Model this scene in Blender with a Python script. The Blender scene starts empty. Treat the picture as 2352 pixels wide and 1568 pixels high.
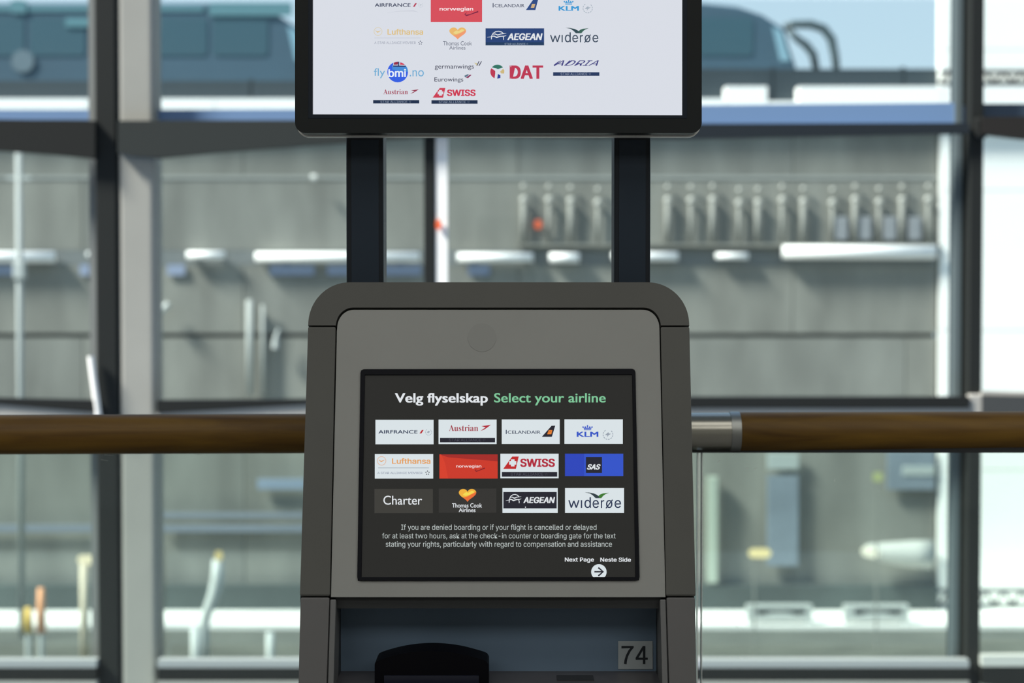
import bpy, bmesh, math, random
from mathutils import Vector
from mathutils.geometry import tessellate_polygon
random.seed(4)
S = bpy.context.scene
COL = S.collection

# ------------------------------------------------------------------ camera, world, sun, lights, exposure
F = 4000.0
PITCH = math.radians(1.5)
CAM = Vector((0, 0, 1.3))
cd = bpy.data.cameras.new('camera'); cam = bpy.data.objects.new('camera', cd); COL.objects.link(cam)
cam.location = CAM; cam.rotation_euler = (math.pi/2 - PITCH, 0, 0)
cd.sensor_width = 36; cd.lens = F/2352*36
cd.clip_start = .05; cd.clip_end = 400
cd.dof.use_dof = True; cd.dof.focus_distance = 1.97; cd.dof.aperture_fstop = 5.6
S.camera = cam
S.view_settings.view_transform = 'Standard'; S.view_settings.look = 'None'
S.view_settings.gamma = 1; S.view_settings.exposure = 0; S.view_settings.use_curve_mapping = False

w = bpy.data.worlds.new('sky'); S.world = w; w.use_nodes = True
nt = w.node_tree; bg = nt.nodes['Background']
geo = nt.nodes.new('ShaderNodeNewGeometry'); sep = nt.nodes.new('ShaderNodeSeparateXYZ')
rmp = nt.nodes.new('ShaderNodeValToRGB')
nt.links.new(geo.outputs['Incoming'], sep.inputs[0])
mm = nt.nodes.new('ShaderNodeMath'); mm.operation = 'ABSOLUTE'
nt.links.new(sep.outputs['Z'], mm.inputs[0]); nt.links.new(mm.outputs[0], rmp.inputs[0])
e = rmp.color_ramp.elements
e[0].position = 0; e[0].color = (.72, .92, 1.0, 1)
e[1].position = .6; e[1].color = (.42, .60, .88, 1)
nt.links.new(rmp.outputs[0], bg.inputs[0]); bg.inputs[1].default_value = .97

sd = bpy.data.lights.new('sun', 'SUN'); sd.energy = 10; sd.angle = .2; sd.color = (1, .965, .88)
sun = bpy.data.objects.new('sun', sd); COL.objects.link(sun)
sun.rotation_euler = Vector((-.64, -.26, .72)).to_track_quat('Z', 'Y').to_euler()

def area(x, y, z, sx, sy, en, col=(1, .985, .95)):
    l = bpy.data.lights.new('added_hall_light', 'AREA'); l.shape = 'RECTANGLE'; l.size = sx; l.size_y = sy; l.energy = en; l.color = col
    o = bpy.data.objects.new('added_hall_light', l); COL.objects.link(o); o.location = (x, y, z)
    return o
area(-4, -3, 4.38, 6, 2.4, 130); area(4, -3, 4.38, 6, 2.4, 130); area(0, .0, 4.38, 7, 1.6, 60)  # unseen ceiling lights, added to light the kiosk front

# ------------------------------------------------------------------ helpers
def P(px, py, Y):
    a, b = (px-1176)/F, -(py-784)/F
    d = Vector((a, math.cos(PITCH) + b*math.sin(PITCH), -math.sin(PITCH) + b*math.cos(PITCH)))
    return CAM + d*((Y-CAM.y)/d.y)
def X(px, Y, py=784): return P(px, py, Y).x
def Z(py, Y): return P(1176, py, Y).z

MATS = {}
def mat(name, col, rough=.5, metal=0, noise=0, nscale=20, bump=0, spec=.5, stretch=(1, 1, 1), coat=0):
    if name in MATS: return MATS[name]
    m = bpy.data.materials.new(name); m.use_nodes = True; MATS[name] = m
    n = m.node_tree; p = n.nodes['Principled BSDF']
    p.inputs['Base Color'].default_value = (*col, 1); p.inputs['Roughness'].default_value = rough
    p.inputs['Metallic'].default_value = metal; p.inputs['Specular IOR Level'].default_value = spec
    p.inputs['Coat Weight'].default_value = coat
    if noise or bump:
        tc = n.nodes.new('ShaderNodeTexCoord'); mp = n.nodes.new('ShaderNodeMapping'); tx = n.nodes.new('ShaderNodeTexNoise')
        mp.inputs['Scale'].default_value = stretch; tx.inputs['Scale'].default_value = nscale; tx.inputs['Detail'].default_value = 5
        n.links.new(tc.outputs['Object'], mp.inputs[0]); n.links.new(mp.outputs[0], tx.inputs[0])
        if noise:
            r = n.nodes.new('ShaderNodeMapRange'); r.inputs[1].default_value = .3; r.inputs[2].default_value = .7
            r.inputs[3].default_value = 1-noise; r.inputs[4].default_value = 1+noise
            n.links.new(tx.outputs[0], r.inputs[0])
            mx = n.nodes.new('ShaderNodeVectorMath'); mx.operation = 'SCALE'; mx.inputs[0].default_value = col
            n.links.new(r.outputs[0], mx.inputs['Scale']); n.links.new(mx.outputs[0], p.inputs['Base Color'])
        if bump:
            b = n.nodes.new('ShaderNodeBump'); b.inputs['Strength'].default_value = bump; b.inputs['Distance'].default_value = .001
            n.links.new(tx.outputs[0], b.inputs['Height']); n.links.new(b.outputs[0], p.inputs['Normal'])
    return m
def lin(c):
    c = c/255
    return c/12.92 if c <= .04045 else ((c+.055)/1.055)**2.4
def rgb(r, g, b): return (lin(r), lin(g), lin(b))
def glow(r, g, b, k=1.0):
    """lit screen pixel colour"""
    name = 'screen_%d_%d_%d_%d' % (r, g, b, k*100)
    if name in MATS: return MATS[name]
    m = bpy.data.materials.new(name); m.use_nodes = True; MATS[name] = m
    p = m.node_tree.nodes['Principled BSDF']
    p.inputs['Base Color'].default_value = (.004, .004, .004, 1); p.inputs['Roughness'].default_value = .35
    p.inputs['Specular IOR Level'].default_value = .12
    p.inputs['Emission Color'].default_value = (*rgb(r, g, b), 1); p.inputs['Emission Strength'].default_value = k
    return m
def glass(name, tint, refl=.06, rough=0.0):
    if name in MATS: return MATS[name]
    m = bpy.data.materials.new(name); m.use_nodes = True; MATS[name] = m
    n = m.node_tree; n.nodes.remove(n.nodes['Principled BSDF']); out = n.nodes['Material Output']
    t = n.nodes.new('ShaderNodeBsdfTransparent'); t.inputs[0].default_value = (*tint, 1)
    g = n.nodes.new('ShaderNodeBsdfGlossy'); g.inputs['Roughness'].default_value = rough
    lw = n.nodes.new('ShaderNodeFresnel'); lw.inputs[0].default_value = 1.45
    x = n.nodes.new('ShaderNodeMixShader')
    n.links.new(lw.outputs[0], x.inputs[0]); n.links.new(t.outputs[0], x.inputs[1]); n.links.new(g.outputs[0], x.inputs[2])
    n.links.new(x.outputs[0], out.inputs[0])
    return m

def empty(name, loc, label=None, cat=None, group=None, kind=None):
    o = bpy.data.objects.new(name, None); COL.objects.link(o); o.location = loc; o.empty_display_size = .1
    return tag(o, label, cat, group, kind)
def tag(o, label=None, cat=None, group=None, kind=None):
    if label: o['label'] = label
    if cat: o['category'] = cat
    if group: o['group'] = group
    if kind: o['kind'] = kind
    return o
def rootloc(o):
    v = Vector((0, 0, 0))
    while o: v += Vector(o.location); o = o.parent
    return v
def link(name, verts, faces, m, parent=None, smooth=False, bevel=0, seg=2, mats=None, fm=None, label=None, origin=None):
    """world-space verts -> one object whose origin is its parent's (or its own centre when top-level)"""
    if parent: base = rootloc(parent)
    elif origin: base = Vector(origin)
    else:
        lo = [min(v[i] for v in verts) for i in range(3)]; hi = [max(v[i] for v in verts) for i in range(3)]
        base = Vector(((lo[0]+hi[0])/2, (lo[1]+hi[1])/2, lo[2]))
    me = bpy.data.meshes.new(name); me.from_pydata([Vector(v)-base for v in verts], [], faces)
    for k in (mats or [m]): me.materials.append(k)
    if fm: me.polygons.foreach_set('material_index', fm)
    bm = bmesh.new(); bm.from_mesh(me)
    if not mats: bmesh.ops.recalc_face_normals(bm, faces=bm.faces)
    bm.to_mesh(me); bm.free()
    o = bpy.data.objects.new(name, me); COL.objects.link(o)
    if parent: o.parent = parent
    else: o.location = base
    if smooth: me.polygons.foreach_set('use_smooth', [True]*len(me.polygons))
    if bevel:
        md = o.modifiers.new('bevel', 'BEVEL'); md.width = bevel; md.segments = seg; md.limit_method = 'ANGLE'; md.angle_limit = math.radians(50)
    if label: o['label'] = label
    return o
def boxvf(x0, x1, y0, y1, z0, z1):
    v = [(x, y, z) for x in (x0, x1) for y in (y0, y1) for z in (z0, z1)]
    f = [(0, 1, 3, 2), (4, 6, 7, 5), (0, 4, 5, 1), (2, 3, 7, 6), (0, 2, 6, 4), (1, 5, 7, 3)]
    return v, f
def box(name, x0, x1, y0, y1, z0, z1, m, parent=None, **k):
    v, f = boxvf(min(x0, x1), max(x0, x1), y0, y1, min(z0, z1), max(z0, z1))
    return link(name, v, f, m, parent, **k)
def pbox(name, px0, px1, py0, py1, Y, depth, m, parent=None, **k):
    """upright box whose front face, Y metres from the camera, spans these image lines"""
    return box(name, X(px0, Y), X(px1, Y), Y, Y+depth, Z(py1, Y), Z(py0, Y), m, parent, **k)
def prism(name, loops, fwd, back, m, parent=None, **k):
    """loops: list of loops of 2-D points; fwd/back: functions to world points"""
    pts = [p for l in loops for p in l]; n = len(pts)
    tris = tessellate_polygon([[Vector((p[0], p[1], 0)) for p in l] for l in loops])
    v = [fwd(*p) for p in pts] + [back(*p) for p in pts]
    f = [tuple(t) for t in tris] + [tuple(i+n for i in reversed(t)) for t in tris]
    s = 0
    for l in loops:
        c = len(l)
        for i in range(c): f.append((s+i, s+(i+1) % c, s+(i+1) % c+n, s+i+n))
        s += c
    return link(name, v, f, m, parent, **k)
def pprism(name, poly, Y, depth, m, parent=None, **k):
    def fw(x, y): return P(x, y, Y)
    def bk(x, y): q = P(x, y, Y).copy(); q.y += depth; return q
    return prism(name, [poly] if not isinstance(poly[0][0], (tuple, list)) else poly, fw, bk, m, parent, **k)
def tubevf(path, r, seg=14, caps=True):
    path = [Vector(p) for p in path]; v, f = [], []
    rs = r if isinstance(r, (list, tuple)) else [r]*len(path)
    up = None
    for i, p in enumerate(path):
        t = (path[min(i+1, len(path)-1)] - path[max(i-1, 0)]).normalized()
        if up is None: up = t.orthogonal().normalized()
        up = (up - t*up.dot(t)).normalized(); s = t.cross(up)
        for k in range(seg):
            a = 2*math.pi*k/seg; v.append(p + (up*math.cos(a) + s*math.sin(a))*rs[i])
    for i in range(len(path)-1):
        for k in range(seg):
            k2 = (k+1) % seg; f.append((i*seg+k, i*seg+k2, (i+1)*seg+k2, (i+1)*seg+k))
    if caps: f.append(tuple(range(seg))[::-1]); f.append(tuple((len(path)-1)*seg+k for k in range(seg)))
    return v, f
def tube(name, path, r, m, parent=None, seg=14, **k):
    v, f = tubevf(path, r, seg)
    o = link(name, v, f, m, parent, smooth=True, **k)
    o.modifiers.new('edges', 'EDGE_SPLIT').split_angle = math.radians(50)
    return o
def arc(cx, cy, r, a0, a1, n=14, ry=None):
    ry = ry or r
    return [(cx+r*math.cos(math.radians(a0+(a1-a0)*i/n)), cy-ry*math.sin(math.radians(a0+(a1-a0)*i/n))) for i in range(n+1)]
def rrect(x0, y0, x1, y1, r, n=6):
    return arc(x1-r, y0+r, r, 90, 0, n) + arc(x1-r, y1-r, r, 0, -90, n) + arc(x0+r, y1-r, r, -90, -180, n) + arc(x0+r, y0+r, r, 180, 90, n)

FONTS = {}
try:
    _p = bpy.utils.system_resource('DATAFILES', path='fonts')
    FONTS['sans'] = bpy.data.fonts.load(_p + '/Inter.woff2')     # ships with Blender; the built-in face is used without it
except Exception:
    pass
def serif(t):
    return ''.join(chr(0x1D400+ord(c)-65) if c.isupper() else chr(0x1D41A+ord(c)-97) for c in t)

# a flat picture printed or lit on a surface: fn(px, py, layer) gives the world point
class Art:
    def __init__(s, fn): s.fn = fn; s.v = []; s.f = []; s.fm = []; s.m = []
    def mi(s, m):
        if m not in s.m: s.m.append(m)
        return s.m.index(m)
    def poly(s, loops, m, layer=1):
        if not isinstance(loops[0][0], (tuple, list)): loops = [loops]
        b = len(s.v); pts = [p for l in loops for p in l]
        s.v += [s.fn(p[0], p[1], layer) for p in pts]
        for t in tessellate_polygon([[Vector((p[0], p[1], 0)) for p in l] for l in loops]):
            a, c, d = [pts[i] for i in t]
            if (c[0]-a[0])*(d[1]-a[1])-(c[1]-a[1])*(d[0]-a[0]) > 0: t = t[::-1]
            s.f.append(tuple(b+i for i in t)); s.fm.append(s.mi(m))
        return s
    def rect(s, x0, y0, x1, y1, m, layer=1): return s.poly([(x0, y0), (x1, y0), (x1, y1), (x0, y1)], m, layer)
    def disc(s, cx, cy, r, m, layer=1, ry=None): return s.poly(arc(cx, cy, r, 0, 345, 23, ry), m, layer)
    def ring(s, cx, cy, r, w, m, layer=1): 
        return s.poly([arc(cx, cy, r, 0, 350, 35), arc(cx, cy, r-w, 0, 350, 35)], m, layer)
    def stroke(s, pts, w, m, layer=1):
        ws = w if isinstance(w, (list, tuple)) else [w]*len(pts); L, R = [], []
        for i, p in enumerate(pts):
            a, b = pts[max(i-1, 0)], pts[min(i+1, len(pts)-1)]; dx, dy = b[0]-a[0], b[1]-a[1]; l = math.hypot(dx, dy) or 1
            nx, ny = -dy/l*ws[i]/2, dx/l*ws[i]/2; L.append((p[0]+nx, p[1]+ny)); R.append((p[0]-nx, p[1]-ny))
        for i in range(len(pts)-1): s.poly([L[i], L[i+1], R[i+1], R[i]], m, layer)
        return s
    def text(s, body, x0, y0, x1, y1, m, bold=0, shear=0, sp=1, layer=2, font=None):
        cu = bpy.data.curves.new('t', 'FONT'); cu.body = body; cu.shear = shear; cu.space_character = sp; cu.resolution_u = 4
        if font in FONTS:
            cu.font = FONTS[font]
            if 'w' in body:                                  # the sans w overlaps itself: set it as two v
                cu.body = body = body.replace('w', 'vv')
                for i_ in range(len(body)-1):
                    if body[i_:i_+2] == 'vv': cu.body_format[i_].kerning = -7.5
        o = bpy.data.objects.new('t', cu); COL.objects.link(o)
        dg = bpy.context.evaluated_depsgraph_get(); me = bpy.data.meshes.new_from_object(o.evaluated_get(dg))
        bpy.data.objects.remove(o); bpy.data.curves.remove(cu)
        xs = [v.co.x for v in me.vertices]; ys = [v.co.y for v in me.vertices]
        ax, bx, ay, by = min(xs), max(xs), min(ys), max(ys); b = len(s.v)
        k = s.mi(m); bb = max(bold, 0)*1.0
        shifts = [(0, 0)] if bb < .004 else [(-bb, -bb*.5), (bb, bb*.5), (-bb, bb*.5), (bb, -bb*.5)] if bb > .012 else [(-bb, 0), (bb, 0)]
        ax -= bb; bx += bb; ay -= bb*.5; by += bb*.5
        for q, (dx, dy) in enumerate(shifts):
            b = len(s.v)
            for v in me.vertices:
                s.v.append(s.fn(x0+(v.co.x+dx-ax)/(bx-ax)*(x1-x0), y1-(v.co.y+dy-ay)/(by-ay)*(y1-y0), layer+.12*q))
            for p in me.polygons: s.f.append(tuple(b+i for i in p.vertices)); s.fm.append(k)
        bpy.data.meshes.remove(me); return s
    def build(s, name, parent, label=None): return link(name, s.v, s.f, None, parent, mats=s.m, fm=s.fm, label=label)

# ------------------------------------------------------------------ materials
M_concrete = mat('pale_concrete', (.218, .219, .190), .9, noise=.22, nscale=1.1, stretch=(1, 1, .3))
M_concrete2 = mat('darker_concrete', (.205, .208, .183), .9, noise=.24, nscale=1.0, stretch=(1, 1, .3))
M_asphalt = mat('asphalt', (.090, .096, .080), .9, noise=.2, nscale=.8)
M_white = mat('white_paint', (.95, .94, .90), .6)
M_white2 = mat('white_wall_paint', (.95, .94, .88), .8, noise=.03, nscale=.3)
M_light = mat('light_grey_paint', (.50, .52, .49), .6)
M_plinth = mat('dark_plinth', (.055, .07, .065), .8, noise=.3, nscale=.5)
M_navy = mat('dark_guardrail', (.018, .032, .04), .6)
M_bus = mat('coach_blue', (.040, .088, .128), .6, noise=.12, nscale=.3)
M_buswin = mat('coach_window', (.032, .088, .118), .5)
M_buslight = mat('coach_trim_and_reflection', (.10, .22, .25), .4)
M_mullion = mat('dark_mullion', (.013, .0155, .015), .6, spec=.25)
M_beam = mat('charcoal_beam', (.011, .0125, .012), .6, spec=.25)
M_alu = mat('grey_aluminium', (.36, .355, .33), .7, noise=.05, nscale=4)
M_col = mat('pale_steel_column', (.315, .315, .285), .6, noise=.05, nscale=3)
M_blue = mat('sky_reflection_blue', (.15, .26, .46), .5)  # sky reflected on the transom, put into the strip's blue
M_floor = mat('hall_floor', (.22, .21, .2), .5, noise=.1, nscale=3)
M_ceil = mat('hall_ceiling', (.55, .55, .53), .8)
M_wall = mat('hall_wall', (.42, .41, .39), .8)
M_glass = glass('facade_glass', (.93, .97, .98))
M_bglass = glass('balustrade_glass', (.93, .97, .95))

# ------------------------------------------------------------------ setting: hall
box('floor', -12, 12, -6, 2.46, -.4, 0, M_floor)['kind'] = 'structure'
box('ceiling', -12, 12, -6, 3.9, 4.42, 4.7, M_ceil)['kind'] = 'structure'
box('wall_back', -12, 12, -6.2, -6, 0, 4.42, M_wall)['kind'] = 'structure'
box('wall_left', -12.2, -12, -6, 3.9, -.4, 4.42, M_wall)['kind'] = 'structure'
box('wall_right', 12, 12.2, -6, 3.9, -.4, 4.42, M_wall)['kind'] = 'structure'

# facade -----------------------------------------------------------
YF = 7.0
fac = empty('window_1', (0, YF, -6.2), 'tall glass curtain wall of dark mullions and transoms beyond the glass balustrade', None, None, 'structure')
zl, zh = -6.2, 5.6
def mull(px0, px1, Y0, d, m, name='mullion', z0=zl, z1=zh, **k):
    return box(name, X(px0, Y0), X(px1, Y0), Y0, Y0+d, z0, z1, m, fac, **k)
mull(221, 270, 6.88, .16, M_mullion, bevel=.006)
mull(207, 223, 6.96, .05, mat('lit_mullion_side', (.20, .215, .21), .5), 'lit_mullion_side')  # lit side face of the mullion, painted as a lighter strip
mull(974, 1000, 6.88, .14, M_mullion, bevel=.004, z1=Z(308, 6.9))
mull(2226, 2256, 6.88, .16, M_mullion, bevel=.004)
mull(2190, 2208, 6.96, .08, mat('slim_grey_post', (.09, .12, .13), .6), 'slim_post', bevel=.003)
mull(1001.5, 1028, 6.885, .05, mat('white_steel_strip', (.95, .95, .92), .5), 'light_strip', z1=Z(308, 6.9))
mull(273, 357, 6.885, .16, M_col, 'steel_column', bevel=.02, seg=4)
for px in (-500, 3000): mull(px, px+50, 6.88, .16, M_mullion)
# upper transom with its deepening belly, blue strip above painted as reflected sky
YB = 6.84
L0, L1 = -480, 216
pprism('tapered_beam', [(L0, 268), (218, 277), (218, 364), (120, 354), (0, 345), (L0, 318)], YB, .06, M_beam, fac, label='beam deepening towards the pale column')
pprism('tapered_beam', [(270, 277), (1000, 275), (1000, 312), (700, 333), (480, 350), (362, 362), (300, 358), (270, 350)], YB, .06, mat('grey_green_beam', (.026, .031, .030), .6, spec=.25), fac)
pprism('transom', [(1000, 277), (1560, 284), (2226, 282), (2226, 305), (1560, 318), (1000, 310)], YB, .06, mat('blue_black_beam', (.014, .020, .026), .6, spec=.25), fac)
pprism('tapered_beam', [(2256, 268), (3000, 262), (3000, 345), (2352, 318), (2256, 306)], YB, .06, mat('brown_black_beam', (.019, .017, .0155), .6, spec=.25), fac)
pprism('sky_reflection_sill', [(L0, 253), (221, 252), (221, 275), (L0, 275)], 6.97, .05, M_blue, fac)
pprism('sky_reflection_sill', [(362, 252), (1000, 250), (1000, 276), (362, 276)], 6.97, .05, M_blue, fac)
pprism('sky_reflection_sill', [(1000, 248), (1600, 242), (2188, 236), (2226, 245), (2226, 283), (1000, 285)], 6.97, .05, M_blue, fac)
pprism('sky_reflection_sill', [(2256, 238), (3000, 236), (3000, 266), (2256, 268)], 6.97, .05, mat('grey_sky_reflection', (.07, .11, .16), .5), fac)
# middle transom
pprism('transom', [(L0, 903), (221, 919), (221, 946), (0, 928), (L0, 912)], YB, .05, M_beam, fac)
pprism('sill', [(L0, 913), (0, 929), (221, 947), (221, 962), (L0, 962)], YB+.01, .1, M_alu, fac)
pprism('transom', [(360, 919), (1000, 914), (1000, 920), (700, 928), (360, 948)], YB, .05, M_beam, fac)
pprism('sill', [(360, 949), (700, 929), (1000, 921), (1000, 962), (360, 962)], YB+.01, .1, M_alu, fac)
pprism('transom', [(1000, 912), (2226, 911), (2226, 936), (1000, 936)], YB, .05, M_beam, fac)
pprism('sill', [(1000, 937), (2226, 937), (2226, 965), (1000, 965)], YB+.01, .1, M_alu, fac)
pprism('transom', [(2256, 908), (3000, 925), (3000, 985), (2256, 965)], YB, .05, mat('grey_transom', (.045, .048, .048), .6), fac)
pprism('sill', [(2256, 900), (3000, 910), (3000, 924), (2256, 907)], YB+.01, .1, M_alu, fac)
box('connector', X(2226, 6.86), X(2268, 6.86), 6.85, 6.9, Z(965, 6.86), Z(905, 6.86), M_alu, fac, bevel=.008)
box('connector', X(2236, 6.86), X(2262, 6.86), 6.85, 6.9, Z(318, 6.86), Z(270, 6.86), M_beam, fac, bevel=.008)
# lowest transom
for a, b in ((L0, 221), (362, 1000), (1000, 2226)):
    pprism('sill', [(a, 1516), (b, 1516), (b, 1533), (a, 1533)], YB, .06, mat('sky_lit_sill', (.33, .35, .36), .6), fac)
    pprism('transom', [(a, 1534), (b, 1534), (b, 1562), (a, 1562)], YB, .06, M_beam, fac)
    pprism('sill', [(a, 1563), (b, 1563), (b, 1600), (a, 1600)], YB, .05, M_alu, fac)
pprism('sill', [(2256, 1506), (3000, 1503), (3000, 1528), (2256, 1530)], YB, .05, M_light, fac)
pprism('transom', [(2256, 1531), (3000, 1562), (3000, 1620), (2256, 1572)], YB, .06, M_beam, fac)
# panes
xs = [X(p, 7) for p in (-480, 214, 988, 2241, 3020)]
zs = [zl, Z(1548, 7), Z(930, 7), Z(292, 7), zh]
for i in range(4):
    for j in range(4):
        box('glass_pane', xs[i]+.005, xs[i+1]-.005, 7.0, 7.0008, zs[j]+.005, zs[j+1]-.005, M_glass, fac)
# diagonal white stay rod clipped to the facade, in front of the mullion
tube('stay_rod', [P(208, 818, 6.85), P(226, 955, 6.85)], .013, M_white, fac, label='thin white leaning rod')

# ------------------------------------------------------------------ outdoors
GZ = -5.99
box('ground', -45, 60, 7.4, 90, GZ-.3, GZ, M_asphalt)['kind'] = 'structure'
YW = 40.0
box('pavement', -40, X(2150, YW), 37.9, YW, GZ, GZ+.10, mat('white_paving', (.80, .79, .74), .8), None)['kind'] = 'structure'
box('pavement', X(2150, YW), 45, 37.9, YW+5.8, GZ, GZ+.10, mat('white_paving', (.8, .79, .74), .8), None)['kind'] = 'structure'
deckz = Z(252, YW)
XE = X(2152, YW)
box('elevated_road', -40, XE, YW+.3, YW+20, deckz-1.1, deckz, M_concrete2)['kind'] = 'structure'
box('elevated_road', XE+.02, 30, YW-.42, YW-.15, deckz-.35, deckz, M_concrete2)['kind'] = 'structure'
# retaining wall: rows of precast panels with recessed joints
wall = empty('retaining_wall', (0, YW, GZ), 'grey concrete retaining wall under the elevated road', None, None, 'structure')
box('backing', -40, XE, YW+.3, YW+1, GZ, deckz-1.1, mat('joint_shadow', (.14, .15, .14), .9), wall)
rows = [(256, 402, .0), (412, 574, .0), (610, 765, .02), (775, 990, .02), (998, 1345, .02)]
cols = [-2700, -2000, -1380, -700, -70, 560, 1190, 1820, 2150]
k = 0
for r, (a, b, off) in enumerate(rows):
    for c in range(len(cols)-1):
        sh = 0 if r % 2 == 0 else 260
        x0 = X(cols[c]+sh, YW); x1 = X(min(cols[c+1]+sh, 2150), YW)
        if c == 0: x0 = X(cols[0], YW)
        if x1-x0 < .2: continue
        box('concrete_panel', x0+.009, x1-.009, YW-off, YW+.3, Z(b, YW), Z(a, YW), M_concrete if (k*7 % 3) else M_concrete2, wall); k += 1
box('ledge', -27, XE, YW-.02, YW+.3, Z(411, YW), Z(403, YW), mat('pale_ledge', (.33, .34, .31), .8), wall)
box('string_course', -27, XE, YW-.02, YW+.3, Z(609, YW), Z(575, YW), mat('grey_string', (.17, .185, .18), .8), wall)
box('trim_2', -40, XE, YW-.3, YW-.02, GZ+.10, Z(1345, YW-.3), M_plinth)['kind'] = 'structure'
# white building recessed on the right
wb = empty('white_building', (13, YW, GZ), 'sunlit white building behind the dark mullion at the edge', 'building')
for i in range(5):
    xa = XE + .02 + i*2.4
    for j in range(6):
        za = GZ + .1 + j*3.2
        box('wall_panel', xa+.008, xa+2.392, YW-.14, YW+.3, za+.008, za+3.192, M_white2, wb)
box('wall_core', XE+.32, XE+12.0, YW+.3, YW+1.1, GZ+.1, GZ+19.3, M_white2, wb)

# parapets and guardrails on the elevated road
par = empty('road_parapet', (0, YW-.1, deckz-.1), 'sunlit white kerb running along the edge of the elevated road', 'kerb')
for pa, pz, tp in ((-1524, 1660, 226), (1660, 1755, 198), (1755, 1825, 232), (1825, 2152, 198), (2152, 4176, 198)):
    n_ = max(1, round((pz-pa)/300))
    for q in range(n_):
        u0, u1 = pa+(pz-pa)*q/n_, pa+(pz-pa)*(q+1)/n_
        box('kerb_stone', X(u0, YW)+.008, X(u1, YW)-.008, YW-.42, YW+.1 if pa < 2152 else YW-.15, Z(251, YW-.42), Z(tp, YW-.42), M_white, par)
gr = empty('road_guardrail', (0, YW+.2, deckz), 'dark solid guardrail of panels standing above the white kerb', 'guardrail')
x = -27.0
while x < XE:
    box('guard_panel', x+.02, min(x+2.98, XE), YW+.14, YW+.2, Z(232, YW), Z(184 if x < 1 else 156, YW), M_navy, gr)
    box('post', x-.05, x+.05, YW+.2, YW+.3, deckz, Z(184 if x < 1 else 156, YW)+.05, M_navy, gr); x += 3
# lattice railing in front of the white building: top rail, bottom rail, braces
for nm, ya, yb, yy, zb in (('upper', 160, 196, YW-.3, 0), ('lower', 1352, 1395, 38.5, 0)):
    t = empty('lattice_railing', (X(2160, yy), yy, Z(yb, yy)), 'dark lattice railing %s the white building' % ('high across' if nm == 'upper' else 'at the foot of'), 'railing')
    for q in (ya, yb-8): box('rail', X(2156, yy), X(2900, yy), yy, yy+.06, Z(q+8, yy), Z(q, yy), M_navy, t)
    for q in range(2158, 2900, 42):
        v, f = tubevf([P(q, yb-4, yy+.03), P(q+21, ya+4, yy+.03), P(q+42, yb-4, yy+.03)], .045, 6)
        link('brace', v, f, mat('dark_lattice', (.05, .05, .045), .6), t)

# coaches ----------------------------------------------------------
def coach(px_front, label, mirrors):
    Y = 45.0; Fx = px_front
    t = empty('coach', (X(Fx-530, Y), Y+1.25, deckz), label, 'bus')
    body = [(Fx-1067, 222), (Fx-1067, 16), (Fx-1050, 6), (Fx-190, 6), (Fx-110, 14), (Fx-50, 34), (Fx, 66), (Fx+12, 110), (Fx+26, 150), (Fx+34, 222)]
    b2 = [(x, y if y < 222 else 280) for x, y in body]
    pprism('body', b2, Y, 2.5, M_bus, t, bevel=.08, seg=3)
    for i in range(7):
        a = Fx-1040+i*140
        pprism('side_window', rrect(a, 40, a+128, 128, 10, 3), Y-.02, .03, M_buswin, t)
    pprism('windscreen', [(Fx-28, 60), (Fx-6, 72), (Fx+4, 110), (Fx+14, 140), (Fx-10, 140)], Y-.02, .03, mat('pale_windscreen', (.22, .38, .46), .3), t)
    pprism('trim_strip', [(Fx-1060, 14), (Fx-220, 14), (Fx-220, 26), (Fx-1060, 26)], Y-.03, .03, M_buslight, t)
    for q in (Fx-120, Fx-880):
        c = P(q, 262, Y-.05)
        v, f = tubevf([(c.x, Y-.1, deckz+.48), (c.x, Y+.25, deckz+.48)], .48, 24); link('wheel', v, f, mat('tyre', (.02, .02, .02), .8), t)
    if mirrors:
        am = mat('mirror_arm', (.06, .09, .10), .5)
        for path, r, yy in (([(Fx, 62), (Fx+20, 56), (Fx+60, 56), (Fx+90, 66), (Fx+108, 90), (Fx+116, 130), (Fx+120, 165)], [.10, .11, .12, .12, .12, .11, .09], Y+.2),
                            ([(Fx+8, 66), (Fx+28, 88), (Fx+50, 104), (Fx+66, 125), (Fx+74, 165)], [.09, .10, .12, .12, .10], Y+2.2)):
            v, f = tubevf([P(a, b, yy) for a, b in path], r, 10); link('mirror_arm', v, f, am, t, smooth=True)
    return t
coach(1802, 'dark blue coach with curved mirror arms behind the display on the elevated road', True)
c2 = coach(688, 'dark blue coach seen over the pale steel column on the elevated road', False)
for a, b, c, d in ((480, 6, 670, 36), (150, 40, 205, 62), (25, 0, 60, 30)):
    pprism('pale_strip_reflection', rrect(a, b, c, d, 4, 2), 44.94, .03, M_buslight, c2)  # teal window reflections painted as paler plates, and a lighter strip
pprism('bokeh_disc', arc(52, 140, 26, 0, 345, 23), 44.94, .03, mat('grey_disc', (.12, .17, .20), .5), c2)  # blurred circle of light, put in as a grey disc

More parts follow.
